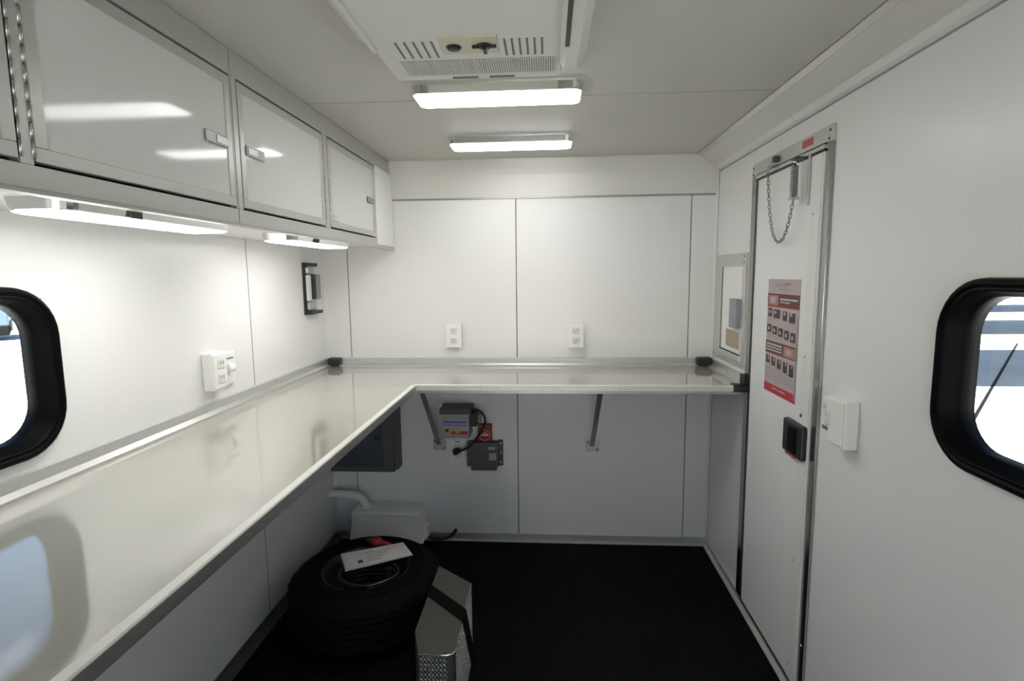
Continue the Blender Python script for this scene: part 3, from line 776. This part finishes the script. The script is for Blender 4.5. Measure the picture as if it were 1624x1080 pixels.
# tread plate box beside the tyre, with a black band added as the shade between light patches
tb = thing('tread_plate_box', (-.34, 1.75, 0), 'narrow aluminium tread plate box standing on the floor right of the tyre', 'box')
BX0, BX1, BY0, BY1, BH = -.412, -.272, 1.445, 1.925, .285
out = [(BX0, 1.545), (-.378, BY0), (BX1-.018, BY0), (BX1-.006, BY0+.006), (BX1, BY0+.02), (BX1, 1.815), (BX0+.005, BY1), (BX0, BY1)]  # angled corners shaped to follow the slanting edges of the light patches
MB().prism(out, 'z', 0, BH-.003, M['platesheet']).build('shell', tb)
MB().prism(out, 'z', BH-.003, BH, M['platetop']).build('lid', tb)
b = MB()
loop = [(-.378, BY0), (BX1-.018, BY0), (BX1-.006, BY0+.006), (BX1, BY0+.02), (BX1, 1.815)]
b.tube([(x, y, BH-.0015) for x, y in loop], .0022, M['chrome'], 6); b.build('edge_bead', tb)
b = MB()                                              # the raised bars of the tread pattern
def bar(c, n_, u, v, a):
    d = (u*math.cos(a)+v*math.sin(a)); e = (v*math.cos(a)-u*math.sin(a))
    q = [c-d*.0062, c-e*.0019, c+d*.0062, c+e*.0019]
    V_ = [b.bm.verts.new(p) for p in q] + [b.bm.verts.new(c+n_*.0013-d*.003), b.bm.verts.new(c+n_*.0013+d*.003)]
    fs = [b.bm.faces.new([V_[i] for i in f]) for f in ((0, 1, 4), (1, 5, 4), (1, 2, 5), (2, 3, 5), (3, 4, 5), (3, 0, 4))]
    b._fin(fs, M['plate'])
zv = Vector((0, 0, 1))
k = 0
zz = .012
while zz < BH-.008:
    for y in [BY0+.028+i*.0115 for i in range(int((1.810-BY0-.03)/.0115))]:
        bar(Vector((BX1, y+(k % 2)*.0057, zz)), Vector((1, 0, 0)), Vector((0, 1, 0)), zv, PI/4 if k % 2 else -PI/4)
    for x in [-.370+i*.0115 for i in range(7)]:
        bar(Vector((x+(k % 2)*.0057, BY0, zz)), Vector((0, -1, 0)), Vector((1, 0, 0)), zv, PI/4 if k % 2 else -PI/4)
    k += 1; zz += .0080
b.build('tread_bars', tb, kind='stuff', weld=False)
st = thing('shade_band', (-.34, 1.70, BH), 'black band standing in for the shade between two light patches on the tread plate box', 'shade_cover')
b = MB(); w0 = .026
def band_ring(c, u, t):                                # c centre, u width direction
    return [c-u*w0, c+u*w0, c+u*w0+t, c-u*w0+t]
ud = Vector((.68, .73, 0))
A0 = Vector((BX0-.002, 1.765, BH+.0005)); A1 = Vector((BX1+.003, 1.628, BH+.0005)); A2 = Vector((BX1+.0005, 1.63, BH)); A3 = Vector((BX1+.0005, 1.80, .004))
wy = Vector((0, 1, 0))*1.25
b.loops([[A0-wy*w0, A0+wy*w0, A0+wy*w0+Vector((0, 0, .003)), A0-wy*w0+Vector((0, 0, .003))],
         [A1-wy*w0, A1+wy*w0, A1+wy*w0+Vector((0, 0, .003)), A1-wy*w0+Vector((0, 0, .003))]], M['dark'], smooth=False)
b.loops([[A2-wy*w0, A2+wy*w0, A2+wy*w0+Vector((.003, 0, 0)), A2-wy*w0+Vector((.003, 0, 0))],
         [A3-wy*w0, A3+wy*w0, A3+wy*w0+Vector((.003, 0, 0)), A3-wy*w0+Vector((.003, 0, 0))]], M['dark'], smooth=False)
tag(st, st['label'], 'shade_cover')
b.build('shade_sheet', st)

# ------------------------------------------------------------------ outside
gz = -.5
gr = MB().box(-60, 60, -40, 90, gz-.2, gz, M['concrete']).build('ground', kind='structure')
b = MB()
def joint(x0, y0, x1, y1, w=.03):
    d = Vector((x1-x0, y1-y0)).normalized(); n_ = Vector((-d.y, d.x))*w
    b.prism([(x0+n_.x, y0+n_.y), (x1+n_.x, y1+n_.y), (x1-n_.x, y1-n_.y), (x0-n_.x, y0-n_.y)], 'z', gz-.01, gz+.004, M['dark'])
joint(3.6, 5.05, 12.0, 14.6, .022)
joint(-40, 6, -3, 6, .006); joint(-30, 12.5, -6, 12.5, .008)
b.build('pavement_joint', kind='structure')
kb = MB(); kb.box(-45, -4, 20.0, 20.3, gz, gz+.14, M['concrete'], .02, 2); kb.build('kerb', kind='structure')
for i, (ya, yb_, lab) in enumerate(((6.75, 10.95, 'nearest unseen flat roof added to shade the pavement beyond the right window'), (14.3, 18.95, 'middle unseen flat roof added to shade the pavement beyond the right window'), (23.05, 28.55, 'farthest unseen flat roof added to shade the pavement beyond the right window'))):
    t = thing('shade_roof', (17, (ya+yb_)/2, gz), lab, 'shade_roof', 'added shade roofs across the pavement')  # roof out of view, added to cast a shadow band on the pavement
    MB().box(4, 34, ya, yb_, 2.55, 2.68, M['shade_roofing']).build('roof', t)
    for x in (4.4, 33.6):
        for y in (ya+.2, yb_-.2): MB().box(x-.06, x+.06, y-.06, y+.06, gz, 2.55, M['steel']).build('post', t)

cr = thing('parked_car', (-18.45, 15.75, gz), 'blue-grey parked car seen through the left window', 'car')
cx0, cx1, cy0, cy1 = -22.95, -18.45, 15.75, 17.5
b = MB()
b.prism([(cx0, gz+.45), (cx0+.05, gz+.85), (cx0+1.1, gz+1.0), (cx1-.12, gz+1.02), (cx1, gz+.9), (cx1, gz+.45)], 'y', cy0, cy1, M['carpaint'], .06)
body_ = b.build('body', cr)
MB().box(cx0+.04, cx1-.02, cy0-.02, cy1+.02, gz+.17, gz+.47, M['dark'], .04, 2).build('side_skirt', cr)
MB().prism([(cx0+1.1, gz+.98), (cx0+1.75, gz+1.52), (cx1-.55, gz+1.54), (cx1-.14, gz+1.0)], 'y', cy0+.1, cy1-.1, M['carglass'], .05).build('cabin', cr)
MB().box(cx0+1.8, cx1-.6, cy0+.12, cy1-.12, gz+1.51, gz+1.57, M['carpaint'], .02, 2).build('roof', cr)
for x in (cx0+2.5, cx1-1.4): MB().box(x-.05, x+.05, cy0+.085, cy0+.12, gz+1.0, gz+1.52, M['carpaint'], .01, 1).build('pillar', cr)
MB().box(cx1-.02, cx1+.05, cy0+.05, cy1-.05, gz+.30, gz+.6, M['black'], .02, 2).build('bumper', cr)
for x in (cx0+.85, cx1-.85):
    for y in (cy0+.02, cy1-.24):
        w = MB(); w.lathe([(0, 0), (.2, 0), (.22, -.01), (.33, -.01), (.35, .03), (.35, .19), (.33, .22), (0, .22)], (x, y, gz+.35), M['rubber'], 28, 'y'); wh = w.build('wheel', cr)
        h_ = MB(); h_.lathe([(0, -.015), (.19, -.015), (.21, .0), (0, .0)], (x, y, gz+.35), M['steel'], 20, 'y'); h_.build('hubcap', wh)

cr.rotation_euler.z = math.radians(45); cr.location = (-16.7, 15.87, gz)   # parked at an angle to the trailer
